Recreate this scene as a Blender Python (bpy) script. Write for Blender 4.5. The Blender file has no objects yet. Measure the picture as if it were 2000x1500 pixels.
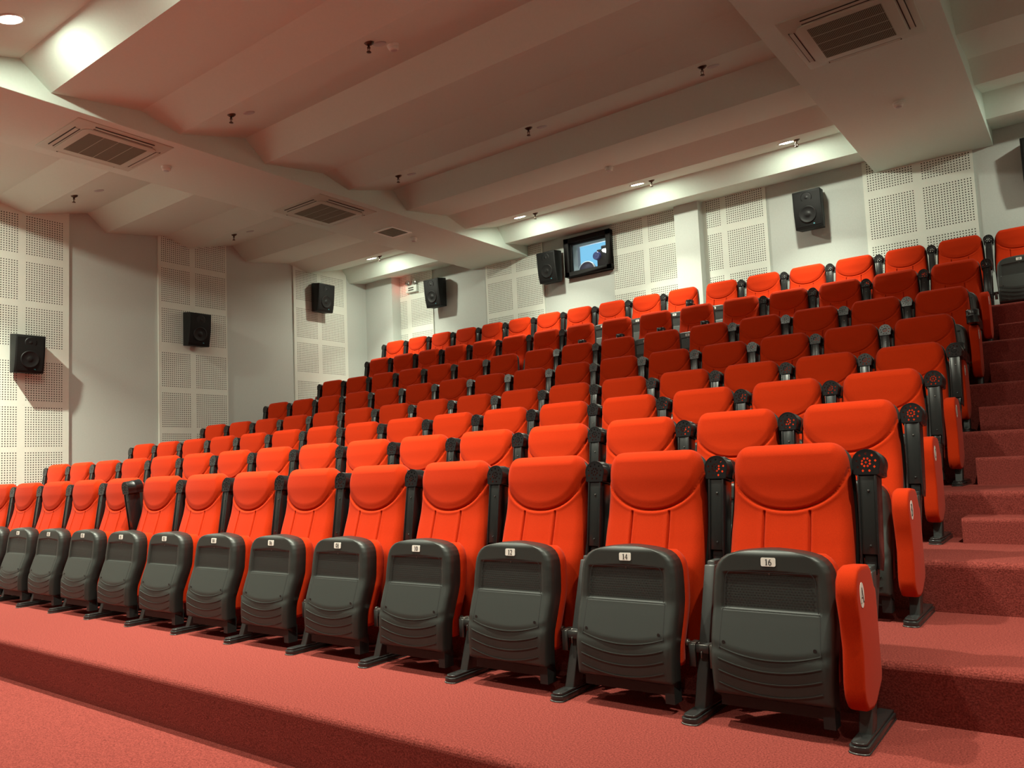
import bpy, bmesh, math, random
from mathutils import Vector, Matrix

# ------------------------------------------------------------------ camera, world, exposure
S = bpy.context.scene
COL = S.collection
random.seed(4)
FPX, YAW, PITCH, ROLL = 1526.557, 36.618, 4.549, -2.490
CAM = Vector((0.688, -3.013, 0.945))
PPX, PPY = 1009.85, 788.32


def make_camera():
    y, p, r = (math.radians(a) for a in (YAW, PITCH, ROLL))
    fwd = Vector((-math.sin(y) * math.cos(p), math.cos(y) * math.cos(p), math.sin(p)))
    right = Vector((math.cos(y), math.sin(y), 0))
    up = right.cross(fwd)
    r2 = right * math.cos(r) + up * math.sin(r)
    u2 = -right * math.sin(r) + up * math.cos(r)
    cd = bpy.data.cameras.new('camera')
    cd.sensor_width = 36.0
    cd.lens = 36.0 * FPX / 2000.0
    cd.shift_x = (1000 - PPX) / 2000.0
    cd.shift_y = (PPY - 750) / 2000.0
    cd.clip_start = 0.05
    co = bpy.data.objects.new('camera', cd)
    COL.objects.link(co)
    m = Matrix((r2, u2, -fwd)).transposed().to_4x4()
    m.translation = CAM
    co.matrix_world = m
    S.camera = co


make_camera()
S.view_settings.view_transform = 'Standard'
S.view_settings.look = 'None'
S.view_settings.gamma = 1.0
S.view_settings.use_curve_mapping = False
S.view_settings.exposure = 0.16
W = bpy.data.worlds.new('world')
S.world = W
W.use_nodes = True
W.node_tree.nodes['Background'].inputs[0].default_value = (0.02, 0.02, 0.02, 1)
W.node_tree.nodes['Background'].inputs[1].default_value = 0.2
S.cycles.max_bounces = 10
S.cycles.diffuse_bounces = 6
S.cycles.glossy_bounces = 4
S.cycles.transmission_bounces = 6
S.cycles.sample_clamp_indirect = 6.0
S.cycles.caustics_reflective = False
S.cycles.caustics_refractive = False
LAMP_POWER = 60.0               # narrow beam of one downlight
SPILL_POWER = 26.0              # its wide spill
LAMP_COLOR = (0.97, 0.99, 0.79)

# ------------------------------------------------------------------ layout numbers (metres)
XL, XR, YB, YF = -10.6, 2.46, 7.62, -8.0
ZB = 4.47                       # underside of the ceiling beams
PITCH_X = 0.57
ROW_X = [0.0, -0.010, -0.058, -0.066, -0.122, -0.110, -0.101, -0.146]
ROW_Y = [0.0, 0.978, 1.997, 2.992, 4.049, 5.056, 6.067, 7.062]
ROW_Z = [0.0, 0.206, 0.437, 0.696, 1.043, 1.429, 1.873, 2.344]
EDGE = [-0.97, 0.0, 0.967, 1.985, 3.04, 4.05, 5.06, 6.06]
LOW_Z = -0.24


def lin(c):
    out = []
    for v in c:
        v = v / 255.0
        out.append(v / 12.92 if v <= 0.04045 else ((v + 0.055) / 1.055) ** 2.4)
    return (out[0], out[1], out[2], 1.0)


# ------------------------------------------------------------------ materials
def new_mat(name, color, rough=0.6, metal=0.0, spec=0.5):
    m = bpy.data.materials.new(name)
    m.use_nodes = True
    b = m.node_tree.nodes['Principled BSDF']
    b.inputs['Base Color'].default_value = color
    b.inputs['Roughness'].default_value = rough
    b.inputs['Metallic'].default_value = metal
    b.inputs['Specular IOR Level'].default_value = spec
    return m


def noise_mat(name, c1, c2, scale, rough, bump, spec=0.3, detail=3.0, dist=0.003, sheen=0.0):
    m = new_mat(name, c1, rough, 0.0, spec)
    nt = m.node_tree
    b = nt.nodes['Principled BSDF']
    tc = nt.nodes.new('ShaderNodeTexCoord')
    nz = nt.nodes.new('ShaderNodeTexNoise')
    nz.inputs['Scale'].default_value = scale
    nz.inputs['Detail'].default_value = detail
    nz.inputs['Roughness'].default_value = 0.7
    nt.links.new(tc.outputs['Object'], nz.inputs['Vector'])
    mx = nt.nodes.new('ShaderNodeMix')
    mx.data_type = 'RGBA'
    rmp = nt.nodes.new('ShaderNodeMapRange')
    rmp.inputs[1].default_value = 0.35
    rmp.inputs[2].default_value = 0.65
    nt.links.new(nz.outputs['Fac'], rmp.inputs[0])
    nt.links.new(rmp.outputs[0], mx.inputs['Factor'])
    mx.inputs['A'].default_value = c1
    mx.inputs['B'].default_value = c2
    nt.links.new(mx.outputs['Result'], b.inputs['Base Color'])
    if bump:
        bp = nt.nodes.new('ShaderNodeBump')
        bp.inputs['Strength'].default_value = bump
        bp.inputs['Distance'].default_value = dist
        nt.links.new(nz.outputs['Fac'], bp.inputs['Height'])
        nt.links.new(bp.outputs['Normal'], b.inputs['Normal'])
    if sheen:
        b.inputs['Sheen Weight'].default_value = sheen
        b.inputs['Sheen Roughness'].default_value = 0.5
    return m


def emit_mat(name, color, strength):
    m = bpy.data.materials.new(name)
    m.use_nodes = True
    nt = m.node_tree
    nt.nodes.remove(nt.nodes['Principled BSDF'])
    e = nt.nodes.new('ShaderNodeEmission')
    e.inputs[0].default_value = color
    e.inputs[1].default_value = strength
    nt.links.new(e.outputs[0], nt.nodes['Material Output'].inputs[0])
    return m


M = {}
M['carpet'] = noise_mat('red_carpet', (0.33, 0.067, 0.054, 1), (0.125, 0.021, 0.017, 1), 165.0, 0.95, 0.8, 0.1, 4.0, 0.004)
M['fabric'] = noise_mat('red_seat_fabric', (0.50, 0.030, 0.003, 1), (0.40, 0.021, 0.002, 1), 420.0, 0.9, 0.25, 0.08, 3.0, 0.001, 0.03)
M['wall'] = noise_mat('grey_wall_paint', (0.60, 0.65, 0.62, 1), (0.57, 0.62, 0.59, 1), 60.0, 0.9, 0.08, 0.2)
M['panel'] = noise_mat('white_acoustic_board', (0.80, 0.85, 0.78, 1), (0.78, 0.83, 0.76, 1), 8.0, 0.75, 0.0, 0.25)
M['hole'] = new_mat('perforation_hole', (0.05, 0.046, 0.038, 1), 0.95, 0, 0.1)
M['ceiling'] = noise_mat('white_ceiling_paint', (0.67, 0.80, 0.73, 1), (0.65, 0.78, 0.71, 1), 40.0, 0.9, 0.05, 0.2)
M['plastic'] = noise_mat('dark_grey_plastic', (0.027, 0.031, 0.0285, 1), (0.023, 0.027, 0.0245, 1), 700.0, 0.45, 0.15, 0.5, 2.0, 0.0005)
M['gloss'] = new_mat('black_gloss_plastic', (0.012, 0.012, 0.013, 1), 0.22, 0, 0.5)
M['web'] = new_mat('dark_grey_arm_web', (0.014, 0.016, 0.016, 1), 0.28, 0, 0.5)
M['shell'] = new_mat('black_back_shell', (0.022, 0.023, 0.022, 1), 0.4, 0, 0.5)  # back shell's own black; also painted shade on the seat pan sides
M['frame'] = new_mat('black_painted_steel', (0.045, 0.048, 0.047, 1), 0.38, 0.2, 0.5)
M['foot'] = new_mat('black_polished_foot', (0.03, 0.03, 0.03, 1), 0.22, 0.2, 0.6)
M['metal'] = new_mat('grey_steel', (0.20, 0.195, 0.18, 1), 0.38, 0.9, 0.5)
M['rubber'] = new_mat('pale_foot_edge', (0.45, 0.45, 0.43, 1), 0.5, 0.2, 0.5)
M['tag'] = new_mat('white_tag', (0.80, 0.79, 0.74, 1), 0.5)
M['ink'] = new_mat('black_ink', (0.01, 0.01, 0.01, 1), 0.6)
M['spk'] = noise_mat('black_speaker_cabinet', (0.007, 0.008, 0.008, 1), (0.005, 0.006, 0.006, 1), 500.0, 0.6, 0.2, 0.3, 2.0, 0.001)
M['grille'] = new_mat('black_speaker_grille', (0.004, 0.0045, 0.0045, 1), 0.6, 0, 0.3)
M['cone'] = new_mat('dark_speaker_cone', (0.0055, 0.006, 0.0065, 1), 0.5, 0, 0.35)
M['logo'] = new_mat('blue_speaker_mark', (0.05, 0.25, 0.32, 1), 0.4)
M['acwhite'] = new_mat('offwhite_plastic', (0.52, 0.58, 0.49, 1), 0.5)
M['acslot'] = new_mat('dark_air_slot', (0.035, 0.032, 0.024, 1), 0.8)
M['acgrille'] = new_mat('taupe_intake_mesh', (0.25, 0.27, 0.20, 1), 0.7)
M['brass'] = new_mat('dark_brass', (0.09, 0.06, 0.04, 1), 0.35, 0.8)
M['chrome'] = new_mat('chrome', (0.6, 0.6, 0.58, 1), 0.2, 1.0)
M['coverplate'] = new_mat('grey_cover_plate', (0.46, 0.51, 0.51, 1), 0.5)
M['detector'] = new_mat('white_detector_plastic', (0.80, 0.88, 0.82, 1), 0.4)
M['lens'] = emit_mat('lamp_glow', (1.0, 0.95, 0.80, 1), 60.0)
M['winframe'] = new_mat('black_window_frame', (0.006, 0.006, 0.006, 1), 0.6, 0, 0.25)
M['booth'] = new_mat('grey_booth_wall', (0.30, 0.32, 0.34, 1), 0.9)
M['bluescreen'] = emit_mat('pale_blue_glow', (0.22, 0.62, 0.92, 1), 0.95)  # emissive colour imitating the blue-lit area inside the booth
M['lensglass'] = new_mat('projector_lens_glass', (0.05, 0.06, 0.22, 1), 0.1, 0, 0.8)
M['reel'] = new_mat('purple_brown_reel', (0.10, 0.07, 0.10, 1), 0.4)
M['redled'] = emit_mat('red_led', (1.0, 0.05, 0.03, 1), 6.0)
glass = bpy.data.materials.new('window_glass')
glass.use_nodes = True
_nt = glass.node_tree
_nt.nodes.remove(_nt.nodes['Principled BSDF'])
_tr = _nt.nodes.new('ShaderNodeBsdfTransparent')
_gl = _nt.nodes.new('ShaderNodeBsdfGlossy')
_gl.inputs['Roughness'].default_value = 0.02
_fr = _nt.nodes.new('ShaderNodeFresnel')
_fr.inputs[0].default_value = 1.5
_mx = _nt.nodes.new('ShaderNodeMixShader')
_nt.links.new(_fr.outputs[0], _mx.inputs[0])
_nt.links.new(_tr.outputs[0], _mx.inputs[1])
_nt.links.new(_gl.outputs[0], _mx.inputs[2])
_nt.links.new(_mx.outputs[0], _nt.nodes['Material Output'].inputs[0])
M['glass'] = glass


# ------------------------------------------------------------------ mesh helpers
class MB:
    """Collects faces of one part; build() links them as ONE mesh object."""

    def __init__(self):
        self.v, self.f, self.m, self.s = [], [], [], []

    def add(self, verts, faces, mi=0, smooth=False, mat=None):
        o = len(self.v)
        for q in verts:
            q = Vector(q)
            if mat is not None:
                q = mat @ q
            self.v.append(q)
        for fc in faces:
            self.f.append([i + o for i in fc])
            self.m.append(mi)
            self.s.append(smooth)

    def box(self, x0, x1, y0, y1, z0, z1, mi=0, mat=None):
        vs = [(x, y, z) for x in (x0, x1) for y in (y0, y1) for z in (z0, z1)]
        self.add(vs, [(0, 1, 3, 2), (4, 6, 7, 5), (0, 4, 5, 1), (2, 3, 7, 6), (0, 2, 6, 4), (1, 5, 7, 3)], mi, False, mat)

    def prism(self, pts, a0, a1, axis='x', mi=0, smooth=False, mat=None):
        """pts: 2-D outline (counter-clockwise) swept along an axis from a0 to a1."""
        n = len(pts)
        mk = {'x': lambda a, u, v: (a, u, v), 'y': lambda a, u, v: (u, a, v), 'z': lambda a, u, v: (u, v, a)}[axis]
        vs = [mk(a0, *q) for q in pts] + [mk(a1, *q) for q in pts]
        fs = [(i, (i + 1) % n, (i + 1) % n + n, i + n) for i in range(n)]
        self.add(vs, fs, mi, smooth, mat)
        self.add(vs, [tuple(range(n - 1, -1, -1)), tuple(range(n, 2 * n))], mi, False, mat)

    def lathe(self, prof, n=24, mi=0, mat=None, smooth=True, cap=True):
        """prof: (radius, height) pairs about local z."""
        vs, fs = [], []
        for r, z in prof:
            for k in range(n):
                a = 2 * math.pi * k / n
                vs.append((r * math.cos(a), r * math.sin(a), z))
        for j in range(len(prof) - 1):
            for k in range(n):
                k2 = (k + 1) % n
                fs.append((j * n + k, j * n + k2, (j + 1) * n + k2, (j + 1) * n + k))
        self.add(vs, fs, mi, smooth, mat)
        if cap:
            L = len(prof) - 1
            self.add(vs, [tuple(range(n - 1, -1, -1)), tuple(range(L * n, L * n + n))], mi, False, mat)

    def cyl(self, p0, p1, r, n=14, mi=0):
        p0, p1 = Vector(p0), Vector(p1)
        d = p1 - p0
        mat = Matrix.Translation(p0) @ d.to_track_quat('Z', 'Y').to_matrix().to_4x4()
        self.lathe([(r, 0), (r, d.length)], n, mi, mat)

    def mesh(self, name, mats, bevel=0.0, seg=2, merge=False, recalc=True):
        me = bpy.data.meshes.new(name)
        me.from_pydata([tuple(q) for q in self.v], [], self.f)
        for m in mats:
            me.materials.append(m)
        for i, pl in enumerate(me.polygons):
            pl.material_index = self.m[i]
            pl.use_smooth = self.s[i]
        bm = bmesh.new()
        bm.from_mesh(me)
        if merge or bevel:
            bmesh.ops.remove_doubles(bm, verts=bm.verts, dist=1e-5)
        if recalc:
            bmesh.ops.recalc_face_normals(bm, faces=bm.faces)
        if bevel:
            es = [e for e in bm.edges if len(e.link_faces) == 2 and e.calc_face_angle(0) > 0.6]
            bmesh.ops.bevel(bm, geom=es, offset=bevel, segments=seg, affect='EDGES', profile=0.5, clamp_overlap=True)
            for f in bm.faces:
                f.smooth = True
        bm.to_mesh(me)
        bm.free()
        if bevel:
            me.set_sharp_from_angle(angle=math.radians(50))
        return me

    def build(self, name, mats, parent=None, **kw):
        if not isinstance(mats, (list, tuple)):
            mats = [mats]
        return link(name, self.mesh(name, mats, **kw), parent)


def link(name, data, parent=None, loc=None):
    o = bpy.data.objects.new(name, data)
    COL.objects.link(o)
    if parent is not None:
        o.parent = parent
    if loc is not None:
        o.location = loc
    return o


def tag(o, label, cat, group=None):
    o['label'] = label
    o['category'] = cat
    if group:
        o['group'] = group
    return o


def thing(name, label, cat, loc=(0, 0, 0), group=None):
    o = link(name, None, None, loc)
    o.empty_display_size = 0.1
    return tag(o, label, cat, group)


def struct(o):
    o['kind'] = 'structure'
    return o


def copy_tree(o, parent=None):
    c = o.copy()
    COL.objects.link(c)
    c.parent = parent
    for ch in o.children:
        copy_tree(ch, c)
    return c


# ------------------------------------------------------------------ the room: floor with tiers and half steps
def nosed_profile():
    pts = [(YF, LOW_Z)]
    z = LOW_Z
    for y, zt in zip(EDGE, ROW_Z):
        r = 0.028
        pts.append((y + 0.02, z))
        pts.append((y, zt - r))
        for k in range(1, 6):
            a = math.pi / 2 * k / 5
            pts.append((y + r - r * math.cos(a), zt - r + r * math.sin(a)))
        z = zt
    pts.append((YB, z))
    return pts


fb = MB()
prof = nosed_profile()
n = len(prof)
vs = [(XL, y, z) for y, z in prof] + [(XR, y, z) for y, z in prof]
fb.add(vs, [(i, i + 1, i + 1 + n, i + n) for i in range(n - 1)])
fb.add([(XL, YF, LOW_Z - 0.3), (XR, YF, LOW_Z - 0.3), (XR, YB, LOW_Z - 0.3), (XL, YB, LOW_Z - 0.3)], [(3, 2, 1, 0)])
STEP_X = [None, None, None, 0.06, 0.03, -0.035, -0.03, -0.02]
for r in range(3, 8):
    zt = (ROW_Z[r] + ROW_Z[r - 1]) / 2
    y0, y1 = EDGE[r] - 0.27, EDGE[r] + 0.02
    rr = 0.02
    outline = [(y1, ROW_Z[r - 1] - 0.01), (y1, zt)]
    for k in range(6):
        a = math.pi / 2 * k / 5
        outline.append((y0 + rr - rr * math.sin(a), zt - rr + rr * math.cos(a)))
    outline.append((y0, ROW_Z[r - 1] - 0.01))
    fb.prism(outline, STEP_X[r], XR - 0.001, 'x')
    fb.prism(outline, XL + 0.001, -9.62, 'x')
struct(fb.build('floor', M['carpet']))

# ------------------------------------------------------------------ walls (boxes), with the booth window opening
wb = MB()
wb.box(XL - 0.2, XL, YF, YB + 0.2, -0.6, 5.1)
struct(wb.build('wall_left', M['wall']))
wb = MB()
wb.box(XR, XR + 0.2, YF, YB + 0.2, -0.6, 5.1)
struct(wb.build('wall_right', M['wall']))
wb = MB()
wb.box(XL - 0.2, XR + 0.2, YF - 0.2, YF, -0.6, 5.1)
struct(wb.build('wall_front', M['wall']))
WX0, WX1, WZ0, WZ1 = -5.98, -5.29, 4.02, 4.50
wb = MB()
wb.box(XL, WX0, YB, YB + 0.2, -0.6, 5.1)
wb.box(WX1, XR, YB, YB + 0.2, -0.6, 5.1)
wb.box(WX0, WX1, YB, YB + 0.2, -0.6, WZ0)
wb.box(WX0, WX1, YB, YB + 0.2, WZ1, 5.1)
struct(wb.build('wall_back', M['wall']))
wb = MB()
wb.box(XL, -9.88, 7.37, YB, 2.0, 5.0)
struct(wb.build('wall_pillar_corner', M['wall']))
wb = MB()
wb.box(-4.055, -3.685, 7.42, YB, 2.0, 5.0)
struct(wb.build('wall_pillar_middle', M['wall']))

# ------------------------------------------------------------------ ceiling: folded bays between two flat beams
base = [(0.08, 4.565), (0.93, 4.69), (1.34, 4.58), (2.13, 4.79)]
zz = []
for k in range(-4, 3):
    for y, z in base:
        zz.append((y + 2.313 * k, z))
zz = [q for q in zz if q[0] > YF]
zz += [(6.96, 4.562), (YB, 4.655)]
zz = [(YF, 4.62)] + zz
zz.sort()


def bay(name, x0, x1):
    b = MB()
    n = len(zz)
    vs = [(x0, y, z) for y, z in zz] + [(x1, y, z) for y, z in zz] + [(x0, y, 5.0) for y, z in zz] + [(x1, y, 5.0) for y, z in zz]
    fs = []
    for i in range(n - 1):
        fs.append((i, i + n, i + 1 + n, i + 1))
        fs.append((i + 2 * n, i + 1 + 2 * n, i + 1 + 3 * n, i + 3 * n))
    b.add(vs, fs)
    struct(b.build(name, M['ceiling'], recalc=False))


BX = (-8.07, -6.82, -1.35, -0.05)
bay('ceiling', XL, BX[0])
bay('ceiling', BX[1], BX[2])
bay('ceiling', BX[3], XR)
for i in (0, 2):
    b = MB()
    b.box(BX[i], BX[i + 1], YF, YB, ZB, 5.0)
    struct(b.build('ceiling_beam', M['ceiling'], bevel=0.006, seg=2))


def ceil_z(y):
    for (y0, z0), (y1, z1) in zip(zz, zz[1:]):
        if y0 <= y <= y1:
            return z0 + (z1 - z0) * (y - y0) / max(1e-6, y1 - y0)
    return 4.6


def ceil_tilt(y):
    for (y0, z0), (y1, z1) in zip(zz, zz[1:]):
        if y0 <= y <= y1:
            return math.atan2(z1 - z0, y1 - y0)
    return 0.0


# ------------------------------------------------------------------ perforated acoustic panels
HP = 0.0316


def panel(label, wall, a0, a1, cols, rows, z0, z1, thick=0.03):
    """wall 'L': runs along y on the left wall; 'B': runs along x on the back wall."""
    b = MB()
    if wall == 'L':
        b.box(XL + 0.004, XL + thick, a0, a1, z0, z1)
        mk = lambda a, z: (XL + thick + 0.0006, a, z)
    else:
        b.box(a0, a1, YB - thick, YB - 0.004, z0, z1)
        mk = lambda a, z: (a, YB - thick - 0.0006, z)
    r = 0.0083
    for c0, c1 in cols:
        nc = int(round((c1 - c0) / HP))
        for t0, t1 in rows:
            nr = int(round((t1 - t0) / HP))
            for i in range(nc + 1):
                for j in range(nr + 1):
                    a, z = c0 + i * HP, t0 + j * HP
                    if not (z0 + 0.01 < z < z1 - 0.01 and a0 + 0.01 < a < a1 - 0.01):
                        continue
                    q = [mk(a + r * math.cos(math.pi * k / 3), z + r * math.sin(math.pi * k / 3)) for k in range(6)]
                    b.add(q, [tuple(range(6)) if wall == 'B' else tuple(range(6))], 1)
    o = b.build('acoustic_panel', [M['panel'], M['hole']], recalc=False)
    return tag(o, label, 'wall panel', 'perforated acoustic panels')


def rowset(tops, h=0.505):
    return [(t - h, t) for t in tops]


panel('white perforated acoustic panel at the front of the left wall, behind the lowest loudspeaker', 'L', 0.62, 1.87,
      [(0.715, 1.22), (1.335, 1.778)], rowset([4.55, 3.925, 3.31, 2.59, 1.985, 1.39, 0.77]), -0.2, 4.9)
panel('white perforated acoustic panel in the middle of the left wall, behind the middle loudspeaker', 'L', 3.15, 4.31,
      [(3.207, 3.65), (3.765, 4.27)], rowset([4.81, 4.19, 3.565, 2.885, 2.27, 1.65, 1.03]), 0.5, 4.9)
panel('white perforated acoustic panel at the rear of the left wall near the corner', 'L', 5.637, 6.855,
      [(5.70, 6.145), (6.262, 6.77)], rowset([4.585, 3.91, 3.29, 2.60, 1.98]), 1.4, 4.9)
BR = rowset([4.76, 4.132, 3.512, 2.89])
panel('narrow white perforated acoustic panel behind the emergency light on the back wall', 'B', -9.88, -9.04,
      [(-9.87, -9.70), (-9.575, -9.07)], rowset([4.78, 4.16, 3.52, 2.9]), 2.3, 4.9)
panel('white perforated acoustic panel on the back wall left of the projection window', 'B', -7.76, -6.53,
      [(-7.705, -7.19), (-7.075, -6.57)], BR, 2.3, 4.9)
panel('white perforated acoustic panel on the back wall between projection window and pillar', 'B', -5.20, -4.055,
      [(-5.185, -4.68), (-4.56, -4.055)], BR, 2.3, 4.9)
panel('white perforated acoustic panel on the back wall just right of the pillar', 'B', -3.685, -2.76,
      [(-3.62, -3.44), (-3.322, -2.812)], BR, 2.3, 4.9)
panel('white perforated acoustic panel on the back wall under the right ceiling beam', 'B', -1.50, -0.27,
      [(-1.44, -0.934), (-0.815, -0.307)], BR, 2.3, 4.9)

# ------------------------------------------------------------------ lettering: strokes with varying width
def arc(cx, cy, rx, ry, a0, a1, n=14):
    return [(cx + rx * math.cos(math.radians(a0 + (a1 - a0) * i / n)), cy + ry * math.sin(math.radians(a0 + (a1 - a0) * i / n))) for i in range(n + 1)]


TH, TK = 0.035, 0.085
GL = {
    '0': [(arc(.3, .5, .2, .46, 0, 360, 28), 'v')],
    '1': [([(.32, .03), (.32, .97)], TK), ([(.12, .82), (.32, .95)], TH), ([(.14, .03), (.5, .03)], TH)],
    '2': [(arc(.28, .72, .19, .24, 165, -35, 14) + [(.1, .08)], .06), ([(.08, .06), (.52, .06)], .06)],
    '3': [(arc(.27, .73, .18, .22, 150, -90, 14), .06), (arc(.27, .27, .21, .24, 90, -150, 14), .065)],
    '4': [([(.38, .03), (.38, .97)], TK * .9), ([(.38, .95), (.05, .32), (.56, .32)], .045)],
    '5': [([(.48, .92), (.16, .92), (.13, .55)], .055), (arc(.27, .3, .21, .27, 110, -150, 16), .065)],
    '6': [(arc(.3, .29, .2, .27, 0, 360, 20), .06), (arc(.52, .32, .42, .63, 180, 105, 10), .06)],
    '7': [([(.08, .92), (.52, .92), (.22, .03)], .06)],
    '8': [(arc(.3, .74, .17, .21, 0, 360, 20), .055), (arc(.3, .27, .21, .25, 0, 360, 20), .06)],
    '9': [(arc(.3, .71, .2, .27, 0, 360, 20), .06), (arc(.08, .68, .42, .63, 0, -75, 10), .06)],
    'A': [([(.02, .0), (.34, .97)], .03), ([(.34, .97), (.62, .0)], .075), ([(.16, .33), (.5, .33)], .03), ([(-.06, .02), (.14, .02)], .025), ([(.48, .02), (.76, .02)], .025)],
    'B': [([(.15, .0), (.15, 1.)], .075), (arc(.2, .75, .28, .23, 90, -90, 12), .055), (arc(.2, .27, .33, .25, 90, -90, 12), .06), ([(.03, .98), (.22, .98)], .03), ([(.03, .02), (.22, .02)], .03)],
    'C': [(arc(.36, .5, .28, .47, 45, 315, 20), .06), ([(.56, .68), (.56, .95)], .03)],
    'D': [([(.15, .0), (.15, 1.)], .075), (arc(.15, .5, .42, .47, 90, -90, 16), .06), ([(.03, .98), (.22, .98)], .03), ([(.03, .02), (.22, .02)], .03)],
    'E': [([(.15, .0), (.15, 1.)], .075), ([(.05, .97), (.55, .97)], .04), ([(.15, .52), (.42, .52)], .035), ([(.05, .03), (.58, .03)], .04)],
    'F': [([(.15, .0), (.15, 1.)], .075), ([(.05, .97), (.55, .97)], .04), ([(.15, .52), (.42, .52)], .035), ([(.03, .02), (.3, .02)], .03)],
    'G': [(arc(.36, .5, .28, .47, 45, 330, 20), .06), ([(.58, .08), (.58, .42)], .06), ([(.42, .42), (.68, .42)], .03)],
    'H': [([(.13, .0), (.13, 1.)], .07), ([(.55, .0), (.55, 1.)], .07), ([(.13, .5), (.55, .5)], .035)],
}


def glyphs(b, text, place, size, mi, adv=0.62):
    """place(u, v) -> 3-D point; u, v in metres from the text centre."""
    w = adv * len(text)
    for i, ch in enumerate(text):
        for pts, hw in GL[ch]:
            for (p, q) in zip(pts, pts[1:]):
                dx, dy = q[0] - p[0], q[1] - p[1]
                L = math.hypot(dx, dy) or 1e-6
                if hw == 'v':
                    h = 0.035 + 0.06 * abs(dy) / L
                else:
                    h = hw
                ex = 0.25 * h
                nx, ny = -dy / L * h, dx / L * h
                tx, ty = dx / L * ex, dy / L * ex
                quad = [(p[0] - tx + nx, p[1] - ty + ny), (p[0] - tx - nx, p[1] - ty - ny), (q[0] + tx - nx, q[1] + ty - ny), (q[0] + tx + nx, q[1] + ty + ny)]
                b.add([place((u - w / 2 + i * adv) * size, (v - 0.5) * size) for u, v in quad], [(0, 1, 2, 3)], mi)


# ------------------------------------------------------------------ the cinema seat: meshes of every part
def smooth01(t):
    t = max(0.0, min(1.0, t))
    return t * t * (3 - 2 * t)


def spline(P, t):
    """Catmull-Rom through (t, value) points."""
    if t <= P[0][0]:
        return P[0][1]
    for k in range(len(P) - 1):
        t0, t1 = P[k][0], P[k + 1][0]
        if t <= t1:
            m0 = (P[k + 1][1] - P[max(0, k - 1)][1]) / (P[k + 1][0] - P[max(0, k - 1)][0])
            m1 = (P[min(len(P) - 1, k + 2)][1] - P[k][1]) / (P[min(len(P) - 1, k + 2)][0] - t0)
            h = t1 - t0
            u = (t - t0) / h
            return ((2 * u ** 3 - 3 * u * u + 1) * P[k][1] + (u ** 3 - 2 * u * u + u) * h * m0
                    + (-2 * u ** 3 + 3 * u * u) * P[k + 1][1] + (u ** 3 - u * u) * h * m1)
    return P[-1][1]


LEAN_PTS = [(0.2, -0.093), (0.5, -0.078), (0.62, -0.042), (0.72, -0.012), (0.80, 0.000), (0.88, 0.004), (1.0, 0.014)]
PAN_PTS = [(0.0, -0.340), (0.115, -0.344), (0.20, -0.345), (0.245, -0.341), (0.268, -0.333), (0.30, -0.3215), (0.36, -0.300), (0.398, -0.2865), (0.412, -0.283), (0.44, -0.280), (0.52, -0.271), (0.63, -0.262)]


def back_lean(z):
    """y of the backrest's front plane at height z (seat frame)."""
    return spline(LEAN_PTS, z)


BZ0, BZ1, BHW = 0.22, 0.982, 0.233


def back_halfwidth(z, hw=BHW, top=BZ1, rt=0.125, e=2.7):
    w = hw - 0.010 * smooth01((0.55 - z) / 0.3) - 0.012 * smooth01((z - 0.62) / 0.3)
    if z > top - rt:
        t = (z - (top - rt)) / rt
        w -= 0.085 * (1 - (max(0.0, 1 - t ** e)) ** (1 / e)) * 1.0
    return w


def seam_dist(x, z):
    """signed distance-like value to the head-panel seam (positive inside the panel)."""
    zb, zt = 0.735, 0.915
    k = abs(x) / 0.222
    zc = zb + (zt - zb) * (1 - math.sqrt(max(0.0, 1 - min(1, k) ** 2.1)))
    slope = 1.0
    if k < 0.98:
        slope = math.sqrt(1 + ((zt - zb) / 0.222 * (min(k, .97) ** 1.1) / math.sqrt(1 - min(k, .97) ** 2.1)) ** 2)
    return (z - zc) / slope


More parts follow.
